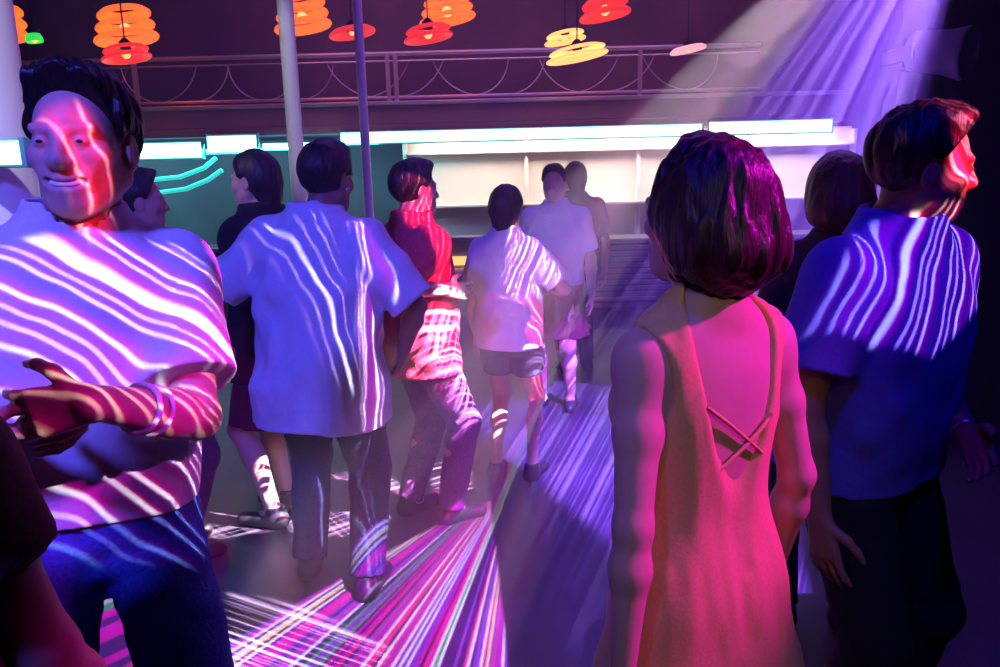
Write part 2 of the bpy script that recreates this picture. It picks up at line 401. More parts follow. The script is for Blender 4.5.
    def skirt(s, m, name='skirt', top=.10, hem=-.45, ease=.012, flare=.05, wr=.008, off=4., h=None):
        k = s.s; F = s.field(h)
        tab = [[z, a + ease, d + ease, o] for z, a, d, o in s.tab if -.08 * k < z < (top + .02) * k]
        t0 = tab[0]; rows = [[hem * k, t0[1] + flare, t0[2] + flare * 1.2, 0.]] + tab
        F.loft(s.P0, s.Rs, rows, None, 0, 0); F.wrinkle(wr, 14, 14, 3, off)
        F.plane(s.P0 + s.Rs @ A(0, 0, hem + .01) * k, s.Rs @ A(0, 0, -1.), 0)
        F.plane(s.P0 + s.Rs @ A(0, 0, top) * k, s.Rs @ A(0, 0, 1.), 0)
        return s.add(name, F, m)
    def shoes(s, m):
        k = s.s
        for i, sg in enumerate((-1, 1)):
            an = s.An[i]; F = Field(an - A(.12, .16, .13) * k, an + A(.12, .27, .08) * k, .006)
            F.cone(an + A(0, -.035, -.05) * k, an + A(sg * .022, .15, -.055) * k, .042 * k, .036 * k, .02, squash=((0, 0, 1), 1.05))
            F.cone(an + A(0, -.01, .0) * k, an + A(0, -.015, -.05) * k, .044 * k, .044 * k, .03)
            F.plane(A(0, 0, an[2] - .083 * k), A(0, 0, -1.), 0)
            F.plane(an + A(0, 0, .02) * k, A(0, -.1, 1.), 0)
            s.add('shoe', F, m)
    def hair(s, m, style='short', off=0., thick=.012, line=.055, amp=.004, h=None, back=-.05):
        k = s.s; H0 = s.Hc; F = Field(H0 - .30 * k, H0 + .24 * k, h or max(.004, s.h * .75))
        hp, Rh = s.hp, s.Rh
        F.ell(hp((0, -.014, .036)), (A(.076, .097, .088) + thick) * k, Rh, .0)
        if style == 'short':
            F.ell(hp((0, .03, .105)), A(.06, .06, .03) * k, Rh, .03)
        if style in ('bob', 'long', 'bun'):
            F.ell(hp((0, -.035, -.02)), A(.098, .10, .10) * k, Rh, .04)
            if style == 'bob': F.ell(hp((0, -.07, -.055)), A(.098, .082, .065) * k, Rh, .05)
            if style == 'long':
                F.cone(hp((0, -.06, -.03)), hp((0, -.085, -.20)), .09 * k, .07 * k, .05)
            if style == 'bun': F.ell(hp((0, -.135, -.02)), A(.055, .05, .055) * k, Rh, .03)
        if style == 'neck':
            F.cone(hp((0, -.05, -.02)), hp((0, -.06, -.10)), .078 * k, .06 * k, .04)
        F.wrinkle(amp, 55, 55, 9, off, .03)
        if style in ('short', 'neck'):
            for g in (-1, 1): F.ell(hp((g * .095, .004, -.016)), A(.034, .032, .042) * k, Rh, .008, 'sub')
        # face opening: cut ahead of a slanted hairline plane
        if style in ('short', 'neck', 'bun'):
            F.plane(hp((0, line, .055)), Rh @ A(0, 1., -.75), .004)
            F.plane(hp((0, .02, .0)), Rh @ A(0, .9, -.45), .004)
            if style != 'neck': F.plane(hp((0, -.05, back)), Rh @ A(0, .35, -1.), .004)
        else:
            F.plane(hp((0, line + .012, .05)), Rh @ A(0, 1., -.35), .006)
            F.plane(hp((0, .052, -.02)), Rh @ A(0, 1., .15), .006)
        return s.add('hair', F, m)
# ================================================================== materials
M = {}
def mk(n, *a, **k): M[n] = mat(n, *a, **k)
mk('floor', (.085, .075, .11), .42, noise=.35, nscale=3, bump=.02, spec=.4)
mk('wall', (.10, .07, .11), .9, noise=.3, nscale=2)
mk('back', (.14, .085, .11), .85, noise=.35, nscale=1.2)
mk('dark', (.022, .018, .04), .85, noise=.3, nscale=4, bump=.1)
mk('ceil', (.02, .018, .025), .9)
mk('cream', (.86, .78, .70), .7, noise=.06, nscale=2)
mk('fascia', (.24, .12, .17), .7, noise=.2, nscale=3)
mk('rail', (.62, .58, .66), .35, .6)
mk('post', (.82, .80, .86), .4, spec=.4)
mk('slat', (.22, .17, .30), .5)
mk('counter', (.30, .30, .36), .3, spec=.5)
mk('skin', (.56, .33, .25), .5, noise=.08, nscale=40)
mk('skin_dark', (.30, .16, .12), .5, noise=.1, nscale=40)
mk('skin_tan', (.60, .38, .29), .5, noise=.06, nscale=40)
mk('white_tee', (.72, .72, .78), .9, noise=.08, nscale=90, bump=.1)
mk('pale_tee', (.62, .66, .80), .9, noise=.08, nscale=90, bump=.1)
mk('lilac_tee', (.66, .56, .74), .9, noise=.08, nscale=90, bump=.1)
mk('blue_tee', (.09, .09, .55), .9, noise=.15, nscale=90, bump=.1)
mk('jeans', (.06, .11, .48), .9, noise=.3, nscale=120, bump=.3)
mk('navy', (.03, .035, .10), .9, noise=.3, nscale=100, bump=.2)
mk('black_cloth', (.014, .012, .018), .9, noise=.3, nscale=80, bump=.2)
mk('maroon', (.16, .02, .05), .85, noise=.3, nscale=70, bump=.2)
mk('red_lit_cloth', (.62, .05, .12), .8, noise=.25, nscale=70, bump=.2)  # dark shirt with the red light put into its colour
mk('purple_cloth', (.18, .06, .24), .85, noise=.3, nscale=70, bump=.2)
mk('dress', (.74, .48, .18), .75, noise=.10, nscale=160, bump=.08, sheen=.1)
mk('hair', (.018, .012, .012), .45, noise=.4, nscale=60, bump=.35, spec=.4, stretch=(3, 3, .35))
mk('hair_red', (.05, .014, .02), .40, noise=.4, nscale=60, bump=.35, spec=.5, stretch=(3, 3, .35))
mk('shoe', (.02, .02, .03), .5)
mk('eye', (.5, .47, .46), .2, spec=.5); mk('iris', (.03, .018, .01), .15, spec=.6); mk('teeth', (.82, .80, .74), .3)
mk('metal', (.7, .7, .72), .25, 1.)
mk('band', (.75, .72, .80), .5)
mk('led', (.75, 1., 1.), .4, emit=(.42, 1., .95), estr=2.6)
mk('ledcase', (.15, .5, .5), .4)
mk('teal_reflection', (.1, .7, .65), .4, emit=(.04, .75, .62), estr=.75)  # glow put in for reflections of the canopy strips
mk('amber', (.9, .25, .05), .5, emit=(1., .12, .012), estr=1.35)
mk('redlamp', (.8, .1, .05), .5, emit=(1., .035, .03), estr=.75)
mk('yellow', (.9, .5, .15), .5, emit=(1., .42, .12), estr=1.6)
mk('greenlamp', (.1, .8, .2), .5, emit=(.03, .75, .08), estr=.9)
mk('pinklamp', (.9, .5, .5), .5, emit=(1., .45, .5), estr=.9)

# ================================================================== the room
def slab(name, lo, hi, m, kind='structure', bev=0):
    bm = bmesh.new(); lo, hi = np.array(lo, float), np.array(hi, float)
    box(bm, (hi - lo) / 2 * 0, hi - lo, bev); o = bm_obj(name, bm, m, None, (lo + hi) / 2)
    return tag(o, kind=kind)
slab('floor', (-7, -1.6, -.1), (7, 11.2, 0), M['floor'])
slab('ceiling', (-7, -1.6, 5.2), (7, 11.2, 5.3), M['ceil'])
slab('wall_back', (-7, 11.1, 0), (7, 11.2, 5.2), M['back'])
slab('wall_left', (-7.1, -1.6, 0), (-7, 11.2, 5.2), M['wall'])
slab('wall_right', (7, -1.6, 0), (7.1, 11.2, 5.2), M['wall'])
slab('wall_front', (-7, -1.7, 0), (7, -1.6, 5.2), M['dark'])
slab('wall_partition', (2.22, 4.3, 0), (7, 4.45, 5.2), M['dark'])
# pale column behind the man in the striped shirt
cx0, cx1 = P(-75, 120, 3.2)[0], P(22, 120, 3.2)[0]
bm = bmesh.new(); r = (cx1 - cx0) / 2
lathe(bm, [(r * 1.25, 0), (r * 1.25, .12), (r, .16), (r, 5.0), (r * 1.15, 5.06), (r * 1.15, 5.2)], 40)
tag(bm_obj('column', bm, M['post'], None, ((cx0 + cx1) / 2, 3.2, 0), True), kind='structure')

# ---- bar with its canopy, balcony above
YB = 10.0
zL = P(500, 134, YB)[2]; zB = P(500, 101, YB)[2]; zT = P(500, 51, YB)[2]
bx0, bx1 = P(-260, 134, YB)[0], P(842, 130, YB)[0]
can = empty('bar_canopy', ((bx0 + bx1) / 2, YB + .5, zL)); tag(can, 'long maroon canopy above the bar with glowing strips along its edge', 'canopy')
hw = (bx1 - bx0) / 2
bm = bmesh.new(); box(bm, (0, 0, .10), (hw * 2, 1.14, .1), .01); bm_obj('canopy_slab', bm, M['fascia'], can)
bm = bmesh.new(); box(bm, (0, -.53, (zB - zL) / 2 + .07), (hw * 2, .06, zB - zL - .16), .008); bm_obj('fascia', bm, M['fascia'], can)
bm = bmesh.new(); box(bm, (0, -.54, zB - zL + .0), (hw * 2, .1, .05), .01); bm_obj('cornice', bm, M['rail'], can)
def strip(px0, px1, py, hpx, label, y=YB - .135):
    a, b = P(px0, py, y), P(px1, py, y); h = hpx * y / 750
    zc = P((px0 + px1) / 2, py, y)[2]
    t = empty('light_strip', ((a[0] + b[0]) / 2, y, zc)); tag(t, label, 'light', 'glowing light strips along the canopy')
    L = b[0] - a[0]
    bm = bmesh.new(); box(bm, (0, .035, 0), (L, .05, h * 1.25), .008); bm_obj('housing', bm, M['ledcase'], t)
    bm = bmesh.new(); box(bm, (0, 0, 0), (L - .02, .05, h), .015); bm_obj('diffuser', bm, M['led'], t)
    for e in (-1, 1):
        bm = bmesh.new(); box(bm, (e * L / 2, .01, 0), (.02, .08, h * 1.3), .004); bm_obj('end_cap', bm, M['ledcase'], t)
cyw = 3.2 - (cx1 - cx0) / 2
strip(103, 203, 151, 14, 'thick cyan light strip just right of the smiling man')
strip(207, 258, 144, 15, 'short thick cyan light strip above the dark coat')
strip(262, 336, 146, 6, 'thin cyan light strip behind the two men seen from behind')
strip(340, 702, 134, 10, 'longest cyan white light strip above the middle of the bar')
strip(708, 832, 127, 11, 'bright light strip at the right end of the canopy')
strip(-20, 27, 153, 22, 'short light strip at the left edge beside the pale column', cyw - .045)

t = empty('bar_counter', (0, 9.2, 0)); tag(t, 'long bar counter with a slatted front below the glowing canopy', 'counter')
cz = P(500, 240, 9.2)[2]; c0, c1 = P(-200, 240, 9.2)[0], P(842, 240, 9.2)[0]; cm, cw = (c0 + c1) / 2, c1 - c0
bm = bmesh.new(); box(bm, (cm, .1, cz / 2 - .03), (cw, .5, cz - .06), .01); bm_obj('counter_body', bm, M['wall'], t)
bm = bmesh.new(); box(bm, (cm, .08, cz - .025), (cw + .06, .66, .05), .012); bm_obj('counter_top', bm, M['counter'], t)
bm = bmesh.new()
for k in range(11): box(bm, (cm, -.165, .08 + k * (cz - .16) / 10.5), (cw, .03, .05), .006)
bm_obj('slatted_front', bm, M['slat'], t)
bm = bmesh.new(); tube(bm, [(c0, -.27, .18), (c1, -.27, .18)], .022); bm_obj('foot_rail', bm, M['rail'], t)

t = empty('back_bar', (0, 10.85, 0)); tag(t, 'cream lit back bar behind the counter', 'back bar')
b0, b1 = P(408, 200, 10.8)[0], P(846, 200, 10.8)[0]
bm = bmesh.new(); box(bm, ((b0 + b1) / 2, 0, zL / 2 + .02), (b1 - b0, .18, zL + .04), .01); bm_obj('back_panel', bm, M['cream'], t)
for zz in (P(500, 152, 10.7)[2], P(500, 205, 10.7)[2]):
    bm = bmesh.new(); box(bm, ((b0 + b1) / 2, -.2, zz), (b1 - b0 - .1, .24, .035), .006); bm_obj('shelf', bm, M['cream'], t)
for fx in (0., .27, .52, .77, 1.):
    bm = bmesh.new(); box(bm, (b0 + (b1 - b0) * fx, -.14, zL / 2), (.05, .14, zL), .006); bm_obj('upright', bm, M['cream'], t)
# lit fridge like cabinet at the left end of the counter
q = P(462, 262, 8.6); t = empty('display_cabinet', (q[0], 8.6, 0)); tag(t, 'low display cabinet with a warm lit shelf in front of the bar', 'cabinet')
qh = P(462, 236, 8.6)[2]
bm = bmesh.new()
box(bm, (0, .18, qh / 2), (.62, .04, qh)); box(bm, (-.32, 0, qh / 2), (.03, .4, qh)); box(bm, (.32, 0, qh / 2), (.03, .4, qh)); box(bm, (0, 0, qh - .02), (.68, .42, .04), .006); box(bm, (0, 0, .05), (.62, .38, .1))
bm_obj('cabinet_body', bm, M['counter'], t)
bm = bmesh.new(); box(bm, (0, 0, q[2] - .10), (.6, .36, .025)); bm_obj('shelf', bm, M['cream'], t)
bm = bmesh.new(); box(bm, (0, .14, q[2]), (.56, .03, .10), .006); bm_obj('lamp', bm, M['yellow'], t)

# made-up glowing tubes standing for teal LED reflections under the canopy, left
for (pts, lab) in (([(118, 176), (150, 180), (180, 177), (204, 168), (216, 158)], 'teal curved glow tube for LED reflections under the canopy, the upper one'), ([(122, 187), (156, 193), (186, 189), (208, 180), (222, 170)], 'teal curved glow tube for LED reflections under the canopy, the lower one')):
    bm = bmesh.new(); pp = [P(x, y, 9.9) for x, y in pts]; c = pp[2].copy()
    fine = [np.array([np.interp(i / 20, np.linspace(0, 1, 5), [p[j] for p in pp]) for j in range(3)]) - c for i in range(21)]
    tube(bm, fine, .03, 10); o = bm_obj('reflection_tube', bm, M['teal_reflection'], None, c, True); tag(o, lab, 'reflection glow', 'teal reflection tubes')

# balcony railing
t = empty('balcony_railing', (0, YB, zB)); tag(t, 'pale metal balcony railing with curling scrolls above the bar', 'railing')
H = zT - zB; x0, x1 = bx0, P(760, 60, YB)[0]
bm = bmesh.new(); tube(bm, [(x0, 0, H), (x1, 0, H)], .028, 10); bm_obj('top_rail', bm, M['rail'], t)
bm = bmesh.new(); tube(bm, [(x0, 0, H - .09), (x1, 0, H - .09)], .012, 8); bm_obj('upper_bar', bm, M['rail'], t)
bm = bmesh.new(); tube(bm, [(x0, 0, .075), (x1, 0, .075)], .02, 8); bm_obj('bottom_rail', bm, M['rail'], t)
for px in (-120, 135, 388, 396, 640):
    xx = P(px, 76, YB)[0]; bm = bmesh.new(); box(bm, (xx, 0, H / 2), (.05, .05, H)); bm_obj('rail_post', bm, M['rail'], t)
rnd = random.Random(4)
for k in range(26):
    xx = x0 + 1.2 + (x1 - x0 - 1.5) * k / 26; rr = .38 + .35 * rnd.random(); s = 1 if k % 3 else -1; h2 = H - .17
    bm = bmesh.new(); am = math.acos(max(-1, 1 - h2 / rr)) if h2 < 2 * rr else math.pi
    tube(bm, [(xx + s * (rr * math.sin(a) - rr / 2), .0 if k % 2 else .03, .08 + rr * (1 - math.cos(a))) for a in np.linspace(0, am, 14)], .009, 6)
    bm_obj('scroll', bm, M['rail'], t, None, True)

# pale vertical streaks in front of the bar, built as slim posts
for px, w, lab in ((290, 15, 'wide pale vertical streak built as a post, left of the two men seen from behind'), (361, 9, 'thin pale vertical streak built as a post, rising behind the two men seen from behind')):
    q = P(px, 70, 8.0); bm = bmesh.new(); r = w * 8 / 1500
    lathe(bm, [(r * 2.2, 0), (r * 2.2, .03), (r, .06), (r, 5.15), (r * 2, 5.17), (r * 2, 5.2)], 20)
    o = bm_obj('post', bm, M['post'], None, (q[0], 8.0, 0), True); tag(o, lab, 'post')

# pendant lamps above the balcony
def pendant(px, py, wpx, hpx, m, lab, Y=9.2):
    q = P(px, py, Y); w = wpx * Y / 750 / 2; h = hpx * Y / 750
    t = empty('pendant_lamp', q); tag(t, lab, 'lamp', 'glowing pendant lamps above the balcony')
    n = 28; nt_ = 3 if h > .25 else (2 if h > .13 else 1); th = h / nt_
    for j in range(nt_):                      # tilted saucer tiers shaped to imitate streaks of lamp light
        w2 = w * (.82 + .09 * j); zc = h / 2 - th * (j + .5); bm = bmesh.new()
        prof = [(w2 * .55, th * .36), (w2 * .8, th * .30), (w2 * .97, th * .02), (w2, -th * .16), (w2 * .96, -th * .34), (w2 * .9, -th * .30), (w2 * .75, th * .05), (w2 * .53, th * .26)]
        rings = [[bm.verts.new((r * math.cos(2 * math.pi * k / n), r * math.sin(2 * math.pi * k / n), z)) for k in range(n)] for r, z in prof]
        for a, b in zip(rings, rings[1:] + rings[:1]):
            for k in range(n): bm.faces.new((a[k], a[(k + 1) % n], b[(k + 1) % n], b[k]))
        bmesh.ops.recalc_face_normals(bm, faces=bm.faces); o = bm_obj('streak_tier', bm, M[m], t, (0, 0, zc), True); o.rotation_euler = (0, R(-9), 0)
    bm = bmesh.new(); lathe(bm, [(.02, h / 2 - .05), (.05, h / 2 - .04), (.06, h / 2 + .03), (.02, h / 2 + .07)], 16); bm_obj('cap', bm, M['dark'], t)
    bm = bmesh.new(); bmesh.ops.create_uvsphere(bm, u_segments=12, v_segments=8, radius=min(.06, h * .28)); bm_obj('bulb', bm, M['yellow'], t, (0, 0, -h * .1), True)
    bm = bmesh.new(); tube(bm, [(0, 0, h / 2 + .04), (0, 0, 5.2 - q[2])], .008, 6); bm_obj('cord', bm, M['dark'], t)
for a in ((8, 24, 34, 32, 'amber', 'orange pendant lamp at the left edge above the smiling man'),
          (34, 38, 18, 11, 'greenlamp', 'small green lamp beside the leftmost orange lamp', 8.4),
          (125, 25, 58, 32, 'amber', 'large orange pendant lamp above right of the smiling man'),
          (126, 53, 50, 14, 'redlamp', 'dim red pendant lamp under the large orange one', 8.2),
          (302, 14, 54, 30, 'amber', 'large orange pendant lamp in front of the wide pale streak'),
          (352, 32, 54, 9, 'redlamp', 'flat red pendant lamp beside the thin pale streak', 8.4),
          (447, 9, 54, 24, 'amber', 'large orange pendant lamp near the top middle'),
          (428, 33, 52, 14, 'redlamp', 'red pendant lamp just under the middle orange one', 8.2),
          (605, 8, 54, 20, 'redlamp', 'reddish orange pendant lamp right of the middle at the top edge'),
          (565, 37, 44, 11, 'yellow', 'upper of two flat yellow lamps above the bar'),
          (577, 53, 66, 12, 'yellow', 'wider lower one of two flat yellow lamps above the bar', 8.2),
          (688, 49, 42, 7, 'pinklamp', 'faint pink lamp at the right near the light beams')):
    pendant(*a)

# moving head stage light on the dark partition
q = P(938, 52, 4.0); t = empty('stage_light', q); tag(t, 'dark blue stage light high on the dark wall at right', 'stage light')
bm = bmesh.new(); box(bm, (0, .24, .02), (.16, .1, .16), .01); bm_obj('mount', bm, M['dark'], t)
bm = bmesh.new(); box(bm, (-.16, .08, 0), (.02, .3, .07), .005); box(bm, (.16, .08, 0), (.02, .3, .07), .005); box(bm, (0, .21, 0), (.34, .03, .07), .005); bm_obj('yoke', bm, M['slat'], t)
bm = bmesh.new(); lathe(bm, [(.07, -.14), (.1, -.12), (.11, .05), (.13, .13), (.125, .15), (.11, .14)], 24); o = bm_obj('lamp_head', bm, M['slat'], t, None, True); o.rotation_euler = (R(100), 0, R(40))
# ================================================================== people
def yawv(dx, dy): return math.atan2(-dx, dy)
def xy(px, py, Y): return (P(px, py, Y)[0], Y)

# --- smiling man, left
LM = Human('smiling man in a light t-shirt striped by laser light, hands held at his waist', xy(70, 330, 1.42), yawv(.5, -.87), 1.82, w=.92, h=.005, skin=M['skin'],
    head=(-.42, -.04, .05), lean=(.03, -.06), headoff=(-.03, 0, 0), arms=(P(92, 402, 1.12), P(-25, 432, 1.16)), poles=((-.5, -.1, -.9), (1., .25, -.5)),
    hand_n=((.3, .9, .1), (.2, .6, .5)), curl=.8, feet=((-.17, .04), (.17, .02)), fdir=((-1, .05, -.2), None), smile=True)
LM.eyes(M['eye'], M['iris'])
LM.tee(M['white_tee'], hem=.015, ease=.013, sleeve=.72, loose=.02, wr=.010, bag=.018, h=.006, fz=5)
LM.trousers(M['jeans'], ease=.014, wr=.008); LM.shoes(M['shoe']); LM.hair(M['hair'], 'short', thick=.009, amp=.008, line=.062)
F = Field(LM.Hc - .2, LM.Hc + .2, .0025)
for a_, b_ in (((-.022, .0845, -.0645), (-.012, .0900, -.0675)), ((-.012, .0900, -.0675), (.012, .0900, -.0675)), ((.012, .0900, -.0675), (.022, .0845, -.0645))):
    F.cone(LM.hp(a_), LM.hp(b_), .0042 * LM.s, .0042 * LM.s, 0)
LM.add('teeth', F, M['teeth'])
for fr in (.48, .60):                       # bands on his left forearm
    d = nrm(LM.Wr[0] - LM.El[0]); c = LM.El[0] * (1 - fr) + LM.Wr[0] * fr; a = nrm(np.cross(d, A(0, 0, 1))); b = np.cross(d, a)
    bm = bmesh.new(); tube(bm, [c + (a * math.cos(z) + b * math.sin(z)) * .041 for z in np.linspace(0, 2 * math.pi, 28)[:-1]], .005, 8, True); bm_obj('wristband', bm, M['band'], LM.root, None, True)

# --- dark arm at the left edge
DA = Human('person at the left edge, only a dark hanging arm in view', (-.775, .82), yawv(.25, 1), 1.66, h=.007, skin=M['skin_dark'], arms=(None, A(-.535, .95, .74)), poles=(None, (.6, -1, 0)), feet=((-.1, 0), (.1, 0)))
DA.tee(M['maroon'], sleeve=.45); DA.trousers(M['black_cloth']); DA.shoes(M['shoe']); DA.hair(M['hair'])

# --- woman in the tan dress
WO = Human('woman in a tan open-back dress with dark bobbed hair, seen from behind', xy(700, 420, 1.28), yawv(-.50, 1), 1.66, sex='f', h=.005, skin=M['skin_tan'], head=(.25, -.05, 0),
    arms=(P(622, 690, 1.10), None), poles=((-.6, -1, 0), (.5, -1, 0)), feet=((-.09, 0), (.09, .03)))
WO.hair(M['hair_red'], 'bob', thick=.02, amp=.006, h=.004)
WO.dress(M['dress'])
# --- man in the blue t-shirt, right
BM = Human('man in a blue t-shirt with laser stripes on chest and face, in profile at right', xy(872, 330, 1.80), yawv(.55, -.85), 1.75, w=1.08, h=.006, skin=M['skin_dark'], lean=(.12, .04), head=(.80, .02, 0),
    arms=(P(966, 432, 1.66), None), poles=((-.6, -.6, 0), (.7, -.8, 0)), feet=((-.14, 0), (.14, .02)))
BM.tee(M['blue_tee'], hem=-.06, ease=.018, sleeve=.7, loose=.03, wr=.010, bag=.02); BM.trousers(M['black_cloth']); BM.shoes(M['shoe']); BM.hair(M['hair'], 'short', thick=.012, amp=.006, line=.036); BM.eyes(M['eye'], M['iris'])
d = nrm(BM.Wr[0] - BM.El[0]); c = BM.Wr[0]; a = nrm(np.cross(d, A(0, 1, 0))); b = np.cross(d, a)
bm = bmesh.new(); tube(bm, [c + (a * math.cos(z) + b * math.sin(z)) * .033 for z in np.linspace(0, 2 * math.pi, 24)[:-1]], .006, 8, True); bm_obj('bracelet', bm, M['metal'], BM.root, None, True)
# --- dark haired person behind him
BH = Human('dark haired person in black close behind the man in the blue t-shirt', xy(832, 300, 2.45), yawv(.2, 1), 1.66, sex='f', h=.008, skin=M['skin_dark'])
BH.hair(M['hair'], 'bob', thick=.02); BH.tee(M['black_cloth']); BH.trousers(M['black_cloth']); BH.shoes(M['shoe'])

# --- dancers
A1 = Human('broad man in a long pale t-shirt seen from behind, right half streaked white by laser', xy(318, 320, 2.8), yawv(.12, 1), 1.76, w=1.06, h=.0075, skin=M['skin_dark'], lean=(.06, .03), head=(-.35, 0, 0),
    headoff=(.03, 0, 0), arms=(P(220, 345, 2.95), P(404, 350, 2.9)), poles=((-1, -.6, 0), (1, -.6, 0)), feet=((-.14, .08), (.15, -.06)))
A1.tee(M['pale_tee'], hem=-.24, ease=.018, sleeve=.9, loose=.05, wr=.018, bag=.018); A1.trousers(M['navy'], ease=.02); A1.shoes(M['shoe']); A1.hair(M['hair'], 'short', thick=.016)
def earrings(h, m):
    for g in (-1, 1):
        bm = bmesh.new(); bmesh.ops.create_uvsphere(bm, u_segments=10, v_segments=8, radius=.009); bm_obj('earring', bm, m, h.root, h.hp((g * .088, 0, -.038)), True)
earrings(A1, M['metal'])
C1 = Human('person in a dark knee-length coat, pale face in profile looking left', xy(268, 300, 3.45), yawv(-.75, .25), 1.76, h=.0075, skin=M['skin_tan'], head=(.05, .02, 0), arms=(P(236, 262, 3.2), None), poles=((-.6, -1, -.3), None), feet=((-.10, .0), (.10, .06)))
C1.tee(M['black_cloth'], 'coat', hem=-.20, ease=.026, sleeve=1.9, loose=.04, neck=.064, vneck=.05); C1.skirt(M['black_cloth'], 'coat_skirt', hem=-.42, ease=.03, flare=.04); C1.shoes(M['shoe']); C1.hair(M['hair'], 'neck', thick=.016)
E1 = Human('person glowing red in laser light beside the broad man, facing right', xy(418, 320, 3.4), yawv(.8, .5), 1.70, h=.0075, skin=M['skin'], arms=(None, P(446, 290, 3.2)), poles=(None, (.4, -1, -.5)), feet=((-.10, -.04), (.10, .08)))
E1.tee(M['red_lit_cloth'], hem=-.16, ease=.02, sleeve=.9, loose=.04, wr=.014); E1.trousers(M['purple_cloth'], ease=.016); E1.shoes(M['shoe']); E1.hair(M['hair'], 'short', thick=.016)
D1 = Human('dark-haired person in a pale shirt half hidden behind the smiling man', xy(146, 300, 3.1), yawv(.8, .45), 1.68, h=.008, skin=M['skin'])
D1.tee(M['pale_tee'], sleeve=.9); D1.trousers(M['navy']); D1.shoes(M['shoe']); D1.hair(M['hair'])
F1 = Human('short-haired person in a white laser-streaked top and dark shorts, facing away', xy(508, 300, 3.85), yawv(.35, .9), 1.58, sex='f', w=.9, h=.0075, skin=M['skin'], feet=((-.09, 0), (.10, .05)), arms=(None, P(548, 290, 4.0)), poles=(None, (1, -.3, -.6)))
F1.tee(M['white_tee'], hem=-.10, ease=.02, sleeve=.8, loose=.06, wr=.012); F1.trousers(M['navy'], 'shorts', ease=.03, length=.26); F1.shoes(M['shoe']); F1.hair(M['hair'], 'neck', thick=.014)
G1 = Human('person in a pale blue t-shirt and magenta skirt by the bar, facing the camera', xy(556, 300, 5.2), yawv(-.3, -1), 1.70, h=.009, skin=M['skin_tan'])
G1.tee(M['pale_tee'], hem=-.02, sleeve=.8, loose=.02); G1.skirt(M['maroon'], hem=-.40, ease=.02); G1.shoes(M['shoe']); G1.hair(M['hair'], 'short')
H1 = Human('dark haired person standing behind the pale blue t-shirt at the bar', xy(576, 300, 6.2), yawv(-.2, 1), 1.74, h=.01, skin=M['skin'])
H1.tee(M['navy'], sleeve=.8); H1.trousers(M['navy']); H1.shoes(M['shoe']); H1.hair(M['hair'], 'neck')
# ================================================================== camera
cam = bpy.data.objects.new('camera', bpy.data.cameras.new('camera')); COL.objects.link(cam); SC.camera = cam
cam.data.sensor_width = 36; cam.data.lens = 36 * FPX / 1000; cam.data.clip_start = .05
cam.matrix_world = Matrix(((_r[0], _u[0], -_f[0], 0), (_r[1], _u[1], -_f[1], 0), (_r[2], _u[2], -_f[2], CAMZ), (0, 0, 0, 1)))

